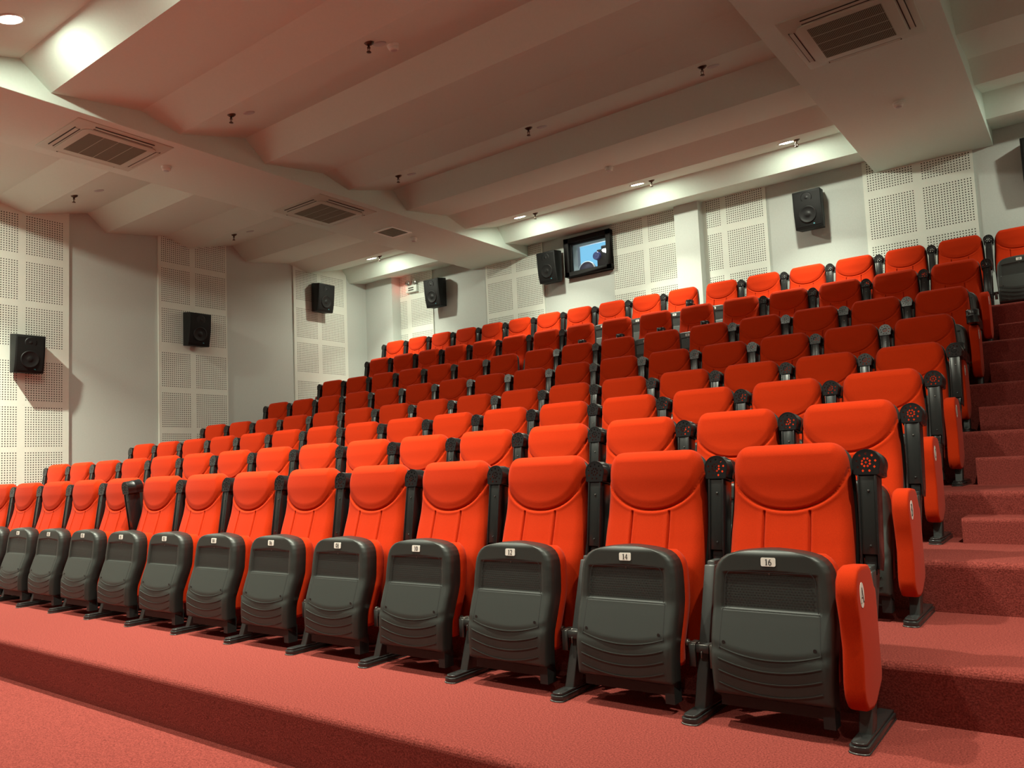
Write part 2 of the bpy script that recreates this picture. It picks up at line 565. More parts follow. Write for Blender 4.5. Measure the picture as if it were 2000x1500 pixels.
def backrest_mesh():
    NV = 200
    SU = 0.372                      # the two upright seams follow a fixed share of the width
    us = [-1 + 2 * k / 64 for k in range(65)] + [1 - 0.012 * k for k in range(1, 6)] + [-1 + 0.012 * k for k in range(1, 6)]
    us += [sg * (SU + dx / 0.225) for sg in (-1, 1) for dx in (-0.009, -0.006, -0.0035, -0.0018, 0.0, 0.0018, 0.0035, 0.006, 0.009)]
    us = sorted(set(round(u, 5) for u in us))
    NU = len(us) - 1
    b = MB()
    vs, fs = [], []
    zs = []
    for j in range(NV + 1):
        t = j / NV
        zs.append(BZ0 + (BZ1 - BZ0) * (1 - (1 - t) ** 1.35))
    R = 0.045
    for j, z in enumerate(zs):
        hw = back_halfwidth(z)
        for i in range(NU + 1):
            u = us[i]
            x = u * hw
            y = back_lean(z)
            y -= 0.022 * (1 - (x / BHW) ** 2) * smooth01((z - 0.25) / 0.3)           # crown
            d = min(hw - abs(x), BZ1 - z)
            if d < R:
                y += R * (1 - math.sqrt(max(0.0, 1 - (1 - d / R) ** 2))) * 1.15
            # head panel swells over its seam
            sd = seam_dist(x, z)
            inner = smooth01(sd / 0.045)
            y -= 0.006 * inner * smooth01((BZ1 - z) / 0.12)
            if z < BZ1 - 0.03:
                y += 0.0100 * math.exp(-(sd / 0.0042) ** 2)
                y -= 0.002 * math.exp(-((sd + 0.013) / 0.007) ** 2)
            if sd < -0.014 and z < 0.78:
                for xx in (-SU * hw, SU * hw):
                    y += 0.0100 * math.exp(-((x - xx) / 0.0036) ** 2) - 0.0022 * math.exp(-((abs(x - xx) - 0.012) / 0.006) ** 2) * smooth01((-sd - 0.014) / 0.02)
            vs.append((x, y, z))
    W_ = NU + 1
    for j in range(NV):
        for i in range(NU):
            fs.append((j * W_ + i, j * W_ + i + 1, (j + 1) * W_ + i + 1, (j + 1) * W_ + i))
    # back surface (simple)
    o = len(vs)
    for j, z in enumerate(zs):
        hw = back_halfwidth(z) - 0.004
        for i in (0, 1):
            vs.append(((-1 + 2 * i) * hw, back_lean(z) + 0.085 - 0.03 * smooth01((z - 0.93) / 0.05), z - (0.004 if j == NV else 0)))
    for j in range(NV):
        fs.append((o + 2 * j + 1, o + 2 * j, o + 2 * j + 2, o + 2 * j + 3))
        fs.append((j * W_, (j + 1) * W_, o + 2 * (j + 1), o + 2 * j))
        fs.append((j * W_ + NU, o + 2 * j + 1, o + 2 * (j + 1) + 1, (j + 1) * W_ + NU))
    top = [NV * W_ + i for i in range(NU + 1)]
    fs.append(tuple(top + [o + 2 * NV + 1, o + 2 * NV]))
    fs.append(tuple([i for i in range(NU, -1, -1)] + [o, o + 1]))
    b.add(vs, fs, 0, True)
    return b.mesh('backrest', [M['fabric']])


def back_shell_mesh():
    b = MB()
    vs, fs = [], []
    zs = [0.26 + (0.968 - 0.26) * (1 - (1 - k / 30) ** 1.4) for k in range(31)]
    xs = [-1, -0.96, -0.8, -0.4, 0, 0.4, 0.8, 0.96, 1]
    for z in zs:
        hw = back_halfwidth(z, 0.243, 0.970, 0.12)
        for u in xs:
            y = back_lean(z) + 0.062 + 0.055 * (1 - abs(u) ** 4)
            if z > 0.93:
                y -= 0.03 * smooth01((z - 0.93) / 0.05)
            vs.append((u * hw, y, z))
    n = len(xs)
    for j in range(30):
        for i in range(n - 1):
            fs.append((j * n + i, (j + 1) * n + i, (j + 1) * n + i + 1, j * n + i + 1))
    o = len(vs)
    for z in zs:
        hw = back_halfwidth(z, 0.243, 0.970, 0.12)
        for u in (-1, 1):
            vs.append((u * (hw - 0.004), back_lean(z) + 0.045, z))
    for j in range(30):
        fs.append((o + 2 * j, o + 2 * j + 2, (j + 1) * n, j * n))
        fs.append((o + 2 * j + 1, j * n + n - 1, (j + 1) * n + n - 1, o + 2 * j + 3))
        fs.append((o + 2 * j, o + 2 * j + 1, o + 2 * j + 3, o + 2 * j + 2))
    b.add(vs, fs, 0, True)
    return b.mesh('back_shell', [M['shell']])


def pan_y(z):
    return spline(PAN_PTS, z)


PZ0, PZ1 = 0.115, 0.612


PAN_W = [(0.0, 0.206), (0.115, 0.206), (0.26, 0.212), (0.36, 0.2155), (0.46, 0.2125), (0.515, 0.208), (0.54, 0.203), (0.560, 0.194), (0.577, 0.180), (0.590, 0.160), (0.599, 0.130), (0.605, 0.095), (0.609, 0.055), (0.612, 0.015)]


def pan_halfwidth(z, grow=0.0):
    for (z0, w0), (z1, w1) in zip(PAN_W, PAN_W[1:]):
        if z <= z1:
            return w0 + (w1 - w0) * (z - z0) / (z1 - z0) + grow
    return PAN_W[-1][1] + grow


def seat_shell_mesh():
    NU, NV = 64, 104
    b = MB()
    vs, fs = [], []
    R = 0.024
    zs = [PZ0 + (PZ1 - PZ0) * (1 - (1 - j / NV) ** 1.5) for j in range(NV + 1)]
    for j, z in enumerate(zs):
        hw = pan_halfwidth(z)
        for i in range(NU + 1):
            s = -1 + 2 * i / NU
            u = math.copysign(1 - (1 - abs(s)) ** 1.35, s)
            x = u * hw
            y = pan_y(z)
            d = min(hw - abs(x), PZ1 - z, (z - PZ0) * 1.6 + 0.004)
            if d < R:
                y += R * (1 - math.sqrt(max(0.0, 1 - (1 - d / R) ** 2)))
            iw = hw - 0.040
            top = 0.538 - 0.012 * (x / 0.2) ** 2
            # upper field sunk, lower access panel flush with a raised lip at 0.40
            if abs(x) < iw and z < top:
                e = min(iw - abs(x), top - z)
                if z > 0.402:
                    y += 0.007 * smooth01(e / 0.006)
                elif z > 0.262:
                    y += 0.0045 * math.exp(-((iw - abs(x)) / 0.003) ** 2)
                    y -= 0.001
            # scooped band below the access panel
            if z < 0.30:
                y += 0.005 * smooth01((0.300 - 0.03 * (1 - (x / 0.2) ** 2) - z) / 0.03)
            vs.append((x, y, z))
    W_ = NU + 1
    for j in range(NV):
        for i in range(NU):
            fs.append((j * W_ + i, j * W_ + i + 1, (j + 1) * W_ + i + 1, (j + 1) * W_ + i))
    o = len(vs)
    D = 0.082
    nfront = len(fs)
    for j, z in enumerate(zs):
        hw = pan_halfwidth(z)
        for i in (0, 1):
            vs.append(((-1 + 2 * i) * (hw + 0.001), pan_y(z) + D, z - (0.03 if j == 0 else 0)))
    for j in range(NV):
        fs.append((o + 2 * j + 1, o + 2 * j, o + 2 * j + 2, o + 2 * j + 3))
        fs.append((j * W_, (j + 1) * W_, o + 2 * (j + 1), o + 2 * j))
        fs.append((j * W_ + NU, o + 2 * j + 1, o + 2 * (j + 1) + 1, (j + 1) * W_ + NU))
    fs.append(tuple([NV * W_ + i for i in range(NU + 1)] + [o + 2 * NV + 1, o + 2 * NV]))
    fs.append(tuple([i for i in range(NU, -1, -1)] + [o, o + 1]))
    b.add(vs, fs[:nfront], 0, True)
    b.add(vs, fs[nfront:], 3, True)  # pan sides and rear in black: their shade is put into the colour
    # perforations: staggered dark slots just proud of the sunk field
    for r_ in range(12):
        z = 0.418 + r_ * 0.0092
        wrow = pan_halfwidth(z) - 0.052
        nx = int(2 * wrow / 0.0118)
        for k in range(nx):
            x = -wrow + (k + (0.5 if r_ % 2 else 0.0)) * 0.0118
            y = pan_y(z) + 0.0064
            q = [(x - 0.0037, pan_y(z - .0018) + 0.0063, z - 0.0018), (x + 0.0037, pan_y(z - .0018) + 0.0063, z - 0.0018),
                 (x + 0.0037, pan_y(z + .0018) + 0.0063, z + 0.0018), (x - 0.0037, pan_y(z + .0018) + 0.0063, z + 0.0018)]
            b.add(q, [(0, 1, 2, 3)], 1)
    # thin raised smile ribs, the lip of the access panel and its gap lines
    def strip(pts, w, off, mi, hgt=0.0022):
        for (xa, za), (xb, zb) in zip(pts, pts[1:]):
            L = math.hypot(xb - xa, zb - za)
            nx, nz = -(zb - za) / L * w, (xb - xa) / L * w
            q = []
            for d in (off, off - hgt):
                q += [(xa + nx, pan_y(za + nz) + d, za + nz), (xb + nx, pan_y(zb + nz) + d, zb + nz), (xb - nx, pan_y(zb - nz) + d, zb - nz), (xa - nx, pan_y(za - nz) + d, za - nz)]
            b.add(q, [(4, 5, 6, 7), (0, 1, 5, 4), (2, 3, 7, 6), (1, 2, 6, 5), (3, 0, 4, 7)], mi)
    for zc in (0.277, 0.238, 0.198, 0.156):
        pts = []
        for k in range(25):
            x = -0.178 + 0.356 * k / 24
            pts.append((x, zc - 0.030 * (1 - (x / 0.178) ** 2)))
        strip(pts, 0.0016, 0.0056, 0, 0.0045)
    iw = 0.171
    strip([(-iw, 0.4015), (iw, 0.4015)], 0.0016, 0.0, 0, 0.0016)
    for sx in (-1, 1):
        strip([(sx * iw, 0.400), (sx * (iw + 0.004), 0.272)], 0.0012, 0.0, 1, 0.0006)
    top = [(-iw + 0.006, 0.405), (-iw + 0.012, 0.50)] + [(-0.145 + 0.02 * (1 - math.cos(a * math.pi / 12)) - 0.014, 0.50 + 0.034 * math.sin(a * math.pi / 12)) for a in range(1, 7)]
    top += [(-q[0], q[1]) for q in reversed(top)]
    strip(top, 0.0011, 0.0, 1, 0.0006)
    # screw holes
    for x, z in ((-0.158, 0.292), (0.158, 0.292), (0.0, 0.528)):
        r = 0.0065 if z < 0.5 else 0.004
        mt = Matrix.Translation((x, pan_y(z) - 0.0034 + (0.008 if z > 0.5 else 0), z)) @ Matrix.Rotation(math.radians(90), 4, 'X')
        b.lathe([(r, 0.0), (r, -0.001)], 12, 1 if z < 0.5 else 2, mt)
    # rear lower lip that shows as the dark block under the pan
    b.box(-0.19, 0.19, pan_y(0.1) + 0.045, pan_y(0.1) + 0.085, 0.066, 0.13, 1)
    b.box(0.165, 0.203, pan_y(0.1) + 0.03, pan_y(0.1) + 0.09, 0.040, 0.13, 1)
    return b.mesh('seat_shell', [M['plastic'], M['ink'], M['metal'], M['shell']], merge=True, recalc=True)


def seat_cushion_mesh():
    b = MB()
    n = 40
    lay = [(0.078, -0.006), (0.084, 0.0), (0.108, 0.003), (0.132, -0.001), (0.148, -0.014), (0.154, -0.04)]
    vs, fs = [], []
    ring = []
    z0, z1 = 0.17, PZ1 - 0.022
    for k in range(n + 1):
        ring.append(z0 + (z1 - z0) * (1 - (1 - k / n) ** 1.4))
    m = 2 * (n + 1)
    for dy, g in lay:
        for z in ring:
            zc = max(z0 - g, min(z1 + g * 0.8, z + (0.8 * g if z > 0.45 else 0)))
            vs.append((-(pan_halfwidth(min(z, PZ1)) + g), pan_y(z) + dy, zc))
        for z in reversed(ring):
            zc = max(z0 - g, min(z1 + g * 0.8, z + (0.8 * g if z > 0.45 else 0)))
            vs.append((pan_halfwidth(min(z, PZ1)) + g, pan_y(z) + dy, zc))
    for j in range(len(lay) - 1):
        for k in range(m):
            k2 = (k + 1) % m
            fs.append((j * m + k, j * m + k2, (j + 1) * m + k2, (j + 1) * m + k))
    b.add(vs, fs, 0, True)
    b.add(vs, [tuple(range(m)), tuple(range((len(lay) - 1) * m, len(lay) * m))], 0, False)
    return b.mesh('seat_cushion', [M['fabric']])


def number_plate_mesh(num):
    b = MB()
    z = 0.570
    y = pan_y(z) - 0.0018
    w, h, r = 0.026, 0.0150, 0.005
    out = []
    for cx, cz, a0 in ((w - r, h - r, 0), (-w + r, h - r, 90), (-w + r, -h + r, 180), (w - r, -h + r, 270)):
        for k in range(4):
            a = math.radians(a0 + 30 * k)
            out.append((cx + r * math.cos(a), cz + r * math.sin(a)))
    pl = lambda u, v, d=0.0: (u, pan_y(z + v) - 0.0022 - d, z + v)
    nn = len(out)
    b.add([pl(u, v) for u, v in out] + [pl(u, v, -0.004) for u, v in out], [tuple(range(nn))] + [(i, i + nn, (i + 1) % nn + nn, (i + 1) % nn) for i in range(nn)], 0)
    glyphs(b, num, lambda u, v: pl(u, v, 0.0006), 0.0215, 1, 0.60)
    return b.mesh('number_plate', [M['tag'], M['ink']], recalc=False)


def leg_mesh(extra=0.0):
    b = MB()
    out = [(-0.285, 0.02), (-0.215, 0.02), (-0.055, 0.53), (-0.115, 0.53)]
    b.prism(out, 0.264, 0.306, 'x')
    b.prism([(-0.15, 0.30), (-0.09, 0.30), (0.045, 0.545), (-0.10, 0.545)], 0.270, 0.300, 'x')
    return b.mesh('leg', [M['frame']], bevel=0.004)


def foot_mesh():
    b = MB()
    out = []
    for k in range(9):
        a = math.radians(180 + 180 * k / 8)
        out.append((0.285 + 0.031 * math.cos(a), -0.367 + 0.018 * math.sin(a)))
    out += [(0.316, 0.05), (0.254, 0.05)]
    b.prism([(x, y) for x, y in out], 0.0035, 0.024, 'z', 0)
    b2 = [(0.285 + (x - 0.285) * 0.8, y if y > 0 else y + 0.006) for x, y in out]
    b.prism(b2, 0.024, 0.034, 'z', 0)
    b.prism([(0.285 + (x - 0.285) * 1.06, y - (0.003 if y < 0 else 0)) for x, y in out], 0.0, 0.0045, 'z', 1)
    return b.mesh('foot', [M['foot'], M['rubber']], bevel=0.0022)


def hinge_mesh(side):
    b = MB()
    if side > 0:
        b.cyl((0.20, -0.205, 0.246), (0.318, -0.205, 0.246), 0.0085)
        b.box(0.236, 0.262, -0.235, -0.185, 0.244, 0.256)
        b.cyl((0.212, -0.205, 0.246), (0.222, -0.205, 0.246), 0.014)
        b.box(0.238, 0.264, -0.246, -0.234, 0.170, 0.252, 1)
        b.box(0.270, 0.318, -0.250, -0.190, 0.224, 0.254, 1)
        b.cyl((0.292, -0.252, 0.230), (0.292, -0.252, 0.205), 0.0035, 8)
    else:
        b.cyl((-0.20, -0.205, 0.246), (-0.250, -0.205, 0.246), 0.0085)
        b.cyl((-0.214, -0.205, 0.246), (-0.224, -0.205, 0.246), 0.015)
        b.box(-0.250, -0.222, -0.246, -0.236, 0.170, 0.254)
        b.box(-0.249, -0.226, -0.236, -0.185, 0.243, 0.255)
    return b.mesh('hinge', [M['metal'], M['frame']], bevel=0.001, seg=1)


def axle_mesh():
    b = MB()
    b.cyl((0.20, -0.205, 0.246), (0.243, -0.205, 0.246), 0.0085)
    return b.mesh('hinge', [M['metal']])


PIV = Vector((0.285, -0.045, 0.545))
LEAN = math.atan2(0.045, 0.32)


def armrest_mesh():
    """Raised arm, modelled upright from its pivot (local z = along the arm, local -y = the underside that faces forward)."""
    b = MB()
    L = 0.315
    w0, w1 = 0.029, 0.032
    # channel: two cheeks and a sunk web
    side = [(0.0, -0.015), (0.0, L), (0.088, L), (0.082, L * 0.6), (0.075, 0.02), (0.055, -0.02)]
    for sx in (-1, 1):
        b.prism(side, sx * w1, sx * (w1 - 0.0065), 'x')
    b.box(-w1 + 0.005, w1 - 0.005, 0.0045, 0.030, 0.035, L, 3)
    b.box(-w1 + 0.005, w1 - 0.005, 0.070, 0.080, 0.02, L)
    b.box(-0.020, 0.020, 0.012, 0.045, -0.035, 0.034)
    mt = Matrix.Rotation(math.radians(90), 4, 'X')
    for z, mi in ((L - 0.055, 1), (0.065, 2)):
        b.lathe([(0.0045, -0.001), (0.0045, 0.003)], 10, mi, Matrix.Translation((0.004, 0.004, z)) @ mt)
    return b.mesh('armrest', [M['gloss'], M['metal'], M['ink'], M['web']], bevel=0.0018)


def cup_mesh():
    """Cup holder at the arm's end; its perforated bottom faces local -y when the arm is raised."""
    b = MB()
    R, D, zc = 0.0495, 0.112, 0.362
    n = 32
    pts = []
    for k in range(n):
        a = 2 * math.pi * k / n
        x, z = R * math.cos(a), R * math.sin(a)
        if z < -0.02:                                  # squared lower edge where the arm meets the cup
            x = math.copysign(min(0.0445, abs(R * math.cos(a)) * 1.0 + 0.018 * min(1, (-z - 0.02) / 0.02)), x) if abs(x) > 1e-4 else x
            z = max(z, -0.046)
        pts.append((x, z))
    # walls: outer, rim, inner
    rows = [(0.0, 0.985), (0.004, 1.0), (0.05, 1.0), (0.055, 1.05), (0.068, 1.05), (0.073, 1.0), (D - 0.004, 1.03), (D, 1.03), (D, 0.93), (0.005, 0.90)]
    vs, fs = [], []
    for y, s in rows:
        for x, z in pts:
            vs.append((x * s, y, zc + z * s))
    for j in range(len(rows) - 1):
        for k in range(n):
            k2 = (k + 1) % n
            fs.append((j * n + k, j * n + k2, (j + 1) * n + k2, (j + 1) * n + k))
    b.add(vs, fs, 0, True)
    # bottom plate with diamond drain holes
    bm = bmesh.new()
    def loop(pl):
        vv = [bm.verts.new((x, 0.0, zc + z)) for x, z in pl]
        return [bm.edges.new((vv[i], vv[(i + 1) % len(vv)])) for i in range(len(vv))]
    ed = loop([(x * 0.985, z * 0.985) for x, z in pts])
    holes = [(0.0, 0.0)]
    holes += [(0.0145 * math.cos(math.radians(45 * k + 22)), 0.0145 * math.sin(math.radians(45 * k + 22))) for k in range(8)]
    holes += [(0.0325 * math.cos(math.radians(40 * k + 10)), 0.0325 * math.sin(math.radians(40 * k + 10))) for k in range(9)]
    for hx, hz in holes:
        ed += loop([(hx + 0.0046, hz), (hx, hz + 0.0052), (hx - 0.0046, hz), (hx, hz - 0.0052)])
    bmesh.ops.triangle_fill(bm, edges=ed, use_beauty=True, use_dissolve=False)
    fl = [[v.index for v in f.verts] for f in bm.faces] if not bm.verts.index_update() else []
    bv = [tuple(v.co) for v in bm.verts]
    hs = [(hx, hz) for hx, hz in holes]
    keep = []
    for f in bm.faces:
        c = f.calc_center_median()
        if not any(abs(c.x - hx) / 0.0046 + abs(c.z - zc - hz) / 0.0052 < 0.98 for hx, hz in hs):
            keep.append([v.index for v in f.verts])
    b.add(bv, keep, 0)
    bm.free()
    # raised rim ring on the bottom
    ring = []
    for s, y in ((0.95, -0.0015), (0.90, -0.0015)):
        ring += [(x * s, y, zc + z * s) for x, z in pts]
    b.add(ring, [(k, (k + 1) % n, (k + 1) % n + n, k + n) for k in range(n)], 0)
    # neck between arm and cup
    b.box(-0.030, 0.030, 0.012, 0.085, 0.300, zc - 0.040)
    return b.mesh('cup_holder', [M['gloss']], recalc=True)


def side_panel_mesh():
    b = MB()
    out = [(-0.335, 0.185), (-0.322, 0.30), (-0.332, 0.40), (-0.352, 0.485), (-0.340, 0.535), (-0.31, 0.562), (-0.26, 0.570), (-0.165, 0.562),
           (-0.142, 0.545), (-0.112, 0.487), (-0.095, 0.478), (-0.090, 0.455), (-0.090, 0.185), (-0.100, 0.162), (-0.195, 0.108), (-0.235, 0.102), (-0.30, 0.112), (-0.328, 0.145)]
    n = len(out)
    cy, cz = -0.21, 0.33
    lay = [(0.240, 0.90), (0.2425, 0.955), (0.250, 0.99), (0.260, 1.0), (0.298, 1.0), (0.304, 0.985), (0.307, 0.955), (0.3075, 0.90)]
    vs, fs = [], []
    for x, s in lay:
        for y, z in out:
            d = math.hypot(y - cy, z - cz)
            k = (d - (1 - s) * 0.16) / d
            vs.append((x, cy + (y - cy) * k, cz + (z - cz) * k))
    for j in range(len(lay) - 1):
        for k in range(n):
            k2 = (k + 1) % n
            fs.append((j * n + k, j * n + k2, (j + 1) * n + k2, (j + 1) * n + k))
    fs.append(tuple(range(n)))
    fs.append(tuple(range((len(lay) - 1) * n + n - 1, (len(lay) - 1) * n - 1, -1)))
    b.add(vs, fs, 0, True)
    me = b.mesh('side_panel', [M['fabric']])
    me.set_sharp_from_angle(angle=math.radians(40))
    return me


def letter_plate_mesh(ch):
    b = MB()
    x = 0.3085
    cy, cz = -0.285, 0.478
    out = [(cy + 0.027 * math.cos(2 * math.pi * k / 28), cz + 0.041 * math.sin(2 * math.pi * k / 28)) for k in range(28)]
    b.prism(out, 0.304, x, 'x', 0)
    glyphs(b, ch, lambda u, v: (x + 0.0006, cy + u, cz + v), 0.050, 1, 0.66)
    return b.mesh('letter_plate', [M['tag'], M['ink']], recalc=False)


ME = {'backrest': backrest_mesh(), 'back_shell': back_shell_mesh(), 'seat_shell': seat_shell_mesh(), 'seat_cushion': seat_cushion_mesh(),
      'leg': leg_mesh(), 'foot': foot_mesh(), 'hinge': hinge_mesh(1), 'hinge_stub': hinge_mesh(-1), 'axle': axle_mesh(), 'armrest': armrest_mesh(), 'cup_holder': cup_mesh(), 'side_panel': side_panel_mesh()}
PLATES = {}


def add_arm(root, dx, angle):
    """angle: forward swing from the raised position in degrees."""
    a = link('armrest', ME['armrest'], root)
    a.location = PIV + Vector((dx, 0, 0))
    a.rotation_euler = (math.radians(angle) - LEAN, 0, 0)
    link('cup_holder', ME['cup_holder'], a)
    return a


proto = link('cinema_seat', None)
for nm in ('backrest', 'back_shell', 'seat_shell', 'seat_cushion', 'leg', 'foot'):
    link(nm, ME[nm], proto)

ORD = ['first', 'second', 'third', 'fourth', 'fifth', 'sixth', 'seventh', 'eighth', 'ninth', 'tenth', 'eleventh', 'twelfth', 'thirteenth', 'fourteenth', 'fifteenth', 'sixteenth', 'seventeenth']
ROWS = ['front row A', 'second row B', 'third row C', 'fourth row D', 'fifth row E', 'sixth row F', 'seventh row G', 'back row H']
COUNT = [15, 16, 16, 16, 16, 16, 16, 17]
DOWN = {(4, 0): 95, (5, 0): 95, (5, 5): 97, (5, 6): 97, (5, 9): 97, (6, 5): 95, (6, 6): 95, (6, 7): 95, (6, 8): 95, (7, 6): 91, (0, 9): 16}


def seat_number(r, i):
    if i < 8:
        return '%02d' % (16 - 2 * i)
    return '%02d' % (1 + 2 * (i - 8))


used = False
for r in range(8):
    idx = list(range(COUNT[r]))
    if r == 7:
        idx = [-2, -1] + idx
    for i in idx:
        if not used:
            o = proto
            used = True
        else:
            o = copy_tree(proto)
            for ch in list(o.children):
                if (ch.name.split('.')[0] in ('armrest', 'number_plate', 'side_panel', 'hinge')
                        or (ch.name.split('.')[0] in ('leg', 'foot') and abs(ch.location.x) > 0.1)):
                    for g in list(ch.children):
                        bpy.data.objects.remove(g)
                    bpy.data.objects.remove(ch)
        o.location = (ROW_X[r] - PITCH_X * (i + 0.5), ROW_Y[r], ROW_Z[r])
        num = seat_number(r, i)
        if num not in PLATES:
            PLATES[num] = number_plate_mesh(num)
        link('number_plate', PLATES[num], o)
        add_arm(o, 0.0, DOWN.get((r, i), 0))
        link('hinge', ME['axle' if (i == 0 and r < 7) else 'hinge'], o)
        link('hinge', ME['hinge_stub'], o)
        if i == idx[-1] and r > 0:
            add_arm(o, -PITCH_X, 0)
            for nm in ('leg', 'foot'):
                e = link(nm, ME[nm], o)
                e.location = (-PITCH_X, 0, 0)
        if i == 0 and r < 7:
            sp = link('side_panel', ME['side_panel'], o)
            link('letter_plate', letter_plate_mesh('ABCDEFG'[r]), sp)
        if i < 0:
            lab = 'red folding cinema seat in %s, %s seat past the right aisle' % (ROWS[r], ORD[-1 - i])
        elif r == 0:
            lab = 'red folding cinema seat tagged %s in the %s, %s from the right aisle' % (num, ROWS[r], ORD[i])
        else:
            lab = 'red folding cinema seat in the %s, %s from the right aisle' % (ROWS[r], ORD[i])
        tag(o, lab, 'cinema seat', 'red cinema seats')

# ------------------------------------------------------------------ loudspeakers
def speaker(label, wall, a, z0, z1, w=0.355):
    """a: centre along the wall; local frame: x along the wall, y out of the wall towards the room (negative), z up."""
    t = thing('loudspeaker', label, 'loudspeaker', (0, 0, 0), 'wall loudspeakers')
    if wall == 'L':
        t.location = (XL + 0.03, a, z0)
        t.rotation_euler = (0, 0, math.radians(90))
    else:
        t.location = (a, YB - 0.03 if wall == 'B' else YB, z0)
    h = z1 - z0
    b = MB()
    dt, db = 0.30, 0.235                                # deep at the top, shallow at the foot: the front looks down
    hw, bw = w / 2, w / 2 * 0.86
    # cabinet: 8 corners, curved front edge in three steps
    st = []
    for k in range(7):
        u = k / 6
        d = db + (dt - db) * (u ** 0.8) - 0.03 * (1 - math.sin(math.pi * min(1, u + 0.12) / 1.24)) * 0.6
        st.append((-d, 0.015 + (h - 0.055) * u))
    side = [(-0.04, 0.03)] + st + [(-0.04, h)]
    n = len(side)
    vs = []
    for sx in (-1, 1):
        for y, z in side:
            wy = bw + (hw - bw) * min(1, (-y - 0.04) / 0.14)
            vs.append((sx * wy, y, z))
    fs = [(i, (i + 1) % n, (i + 1) % n + n, i + n) for i in range(n)] + [tuple(range(n - 1, -1, -1)), tuple(range(n, 2 * n))]
    b.add(vs, fs)
    b.build('cabinet', M['spk'], t, bevel=0.006)
    # grille over the sloping front
    def fr(u, x, off):                                  # point on the front, u 0..1 from foot to top
        k = min(5, int(u * 6)); f = u * 6 - k
        y = st[k][0] + (st[k + 1][0] - st[k][0]) * f
        z = st[k][1] + (st[k + 1][1] - st[k][1]) * f
        return Vector((x, y - off, z))
    g = MB()
    gv, gf = [], []
    for k in range(13):
        u = 0.06 + 0.88 * k / 12
        for x in (-hw + 0.022, hw - 0.022):
            gv.append(fr(u, x, 0.0045))
    for k in range(12):
        gf.append((2 * k, 2 * k + 1, 2 * k + 3, 2 * k + 2))
    g.add(gv, gf, 0, True)
    ga = len(gv)
    g.build('grille', M['grille'], t, recalc=False)
    d = fr(1, 0, 0) - fr(0, 0, 0)
    tilt = math.atan2(-(d.y), d.z)
    rot = Matrix.Rotation(math.radians(90) + tilt, 4, 'X')
    wf = MB()
    wf.lathe([(0.112, 0.0), (0.112, 0.004), (0.100, 0.006), (0.094, 0.003), (0.05, 0.001), (0.034, 0.002), (0.028, 0.005), (0.014, 0.007), (0.001, 0.0075)], 36, 0, Matrix.Translation(fr(0.36, 0, 0.004)) @ rot)
    wf.build('woofer', M['cone'], t)
    tw = MB()
    tw.lathe([(0.072, 0.0), (0.072, 0.003), (0.058, 0.004), (0.03, 0.0015), (0.018, 0.003), (0.012, 0.006), (0.001, 0.007)], 28, 0, Matrix.Translation(fr(0.80, 0, 0.004)) @ rot)
    tw.build('tweeter', M['cone'], t)
    lg = MB()
    c = fr(0.10, hw * 0.36, 0.0065)
    lg.add([c + Vector((-0.012, 0, 0.0)), c + Vector((0.012, 0, -0.010)), c + Vector((0.012, 0, 0.014)), c + Vector((0.004, 0, 0.012))], [(0, 1, 2, 3)])
    lg.build('logo_mark', M['logo'], t, recalc=False)
    br = MB()
    br.box(-0.03, 0.03, -0.05, 0.0, h * 0.30, h * 0.70)
    br.box(-0.06, 0.06, -0.008, 0.0, h * 0.25, h * 0.75)
    br.build('wall_bracket', M['frame'], t)
    return t


speaker('black loudspeaker on the left wall, lowest and nearest the front', 'L', 1.28, 2.40, 2.94)
speaker('black loudspeaker on the middle perforated panel of the left wall', 'L', 3.67, 2.985, 3.54)
speaker('black loudspeaker on the left wall nearest the rear corner', 'L', 6.15, 3.85, 4.40)
speaker('black loudspeaker on the back wall beside the emergency light', 'B', -8.81, 3.87, 4.425)
speaker('black loudspeaker on the back wall touching the projection window on its left', 'B', -6.28, 3.875, 4.42)
speaker('black loudspeaker on the plain back wall bay right of the pillar', 'B', -2.14, 3.86, 4.405)
speaker('black loudspeaker on the back wall cut by the right edge of the photo', 'B', 0.40, 3.84, 4.41)

# ------------------------------------------------------------------ projection window and booth
t = thing('projection_window', 'black framed projection window with blue light behind its glass', 'window', (0, YB, 0))
b = MB()
FX0, FX1, FZ0, FZ1 = -6.045, -5.185, 3.945, 4.57
for q in ((FX0, FX1, FZ1 - 0.075, FZ1), (FX0, FX1, FZ0, FZ0 + 0.075), (FX0, FX0 + 0.085, FZ0, FZ1), (FX1 - 0.085, FX1, FZ0, FZ1)):
    b.box(q[0], q[1], -0.12, 0.0, q[2], q[3])
for q in ((FX0 + 0.085, FX1 - 0.085, FZ1 - 0.095, FZ1 - 0.075), (FX0 + 0.085, FX1 - 0.085, FZ0 + 0.075, FZ0 + 0.09), (FX0 + 0.085, FX0 + 0.10, FZ0 + 0.075, FZ1 - 0.075), (FX1 - 0.10, FX1 - 0.085, FZ0 + 0.075, FZ1 - 0.075)):
    b.box(q[0], q[1], -0.05, 0.0, q[2], q[3])
b.build('frame', M['winframe'], t, bevel=0.004, merge=False)
b = MB()
b.box(FX0 + 0.08, FX1 - 0.08, -0.036, -0.030, FZ0 + 0.07, FZ1 - 0.07)
b.build('pane', M['glass'], t)
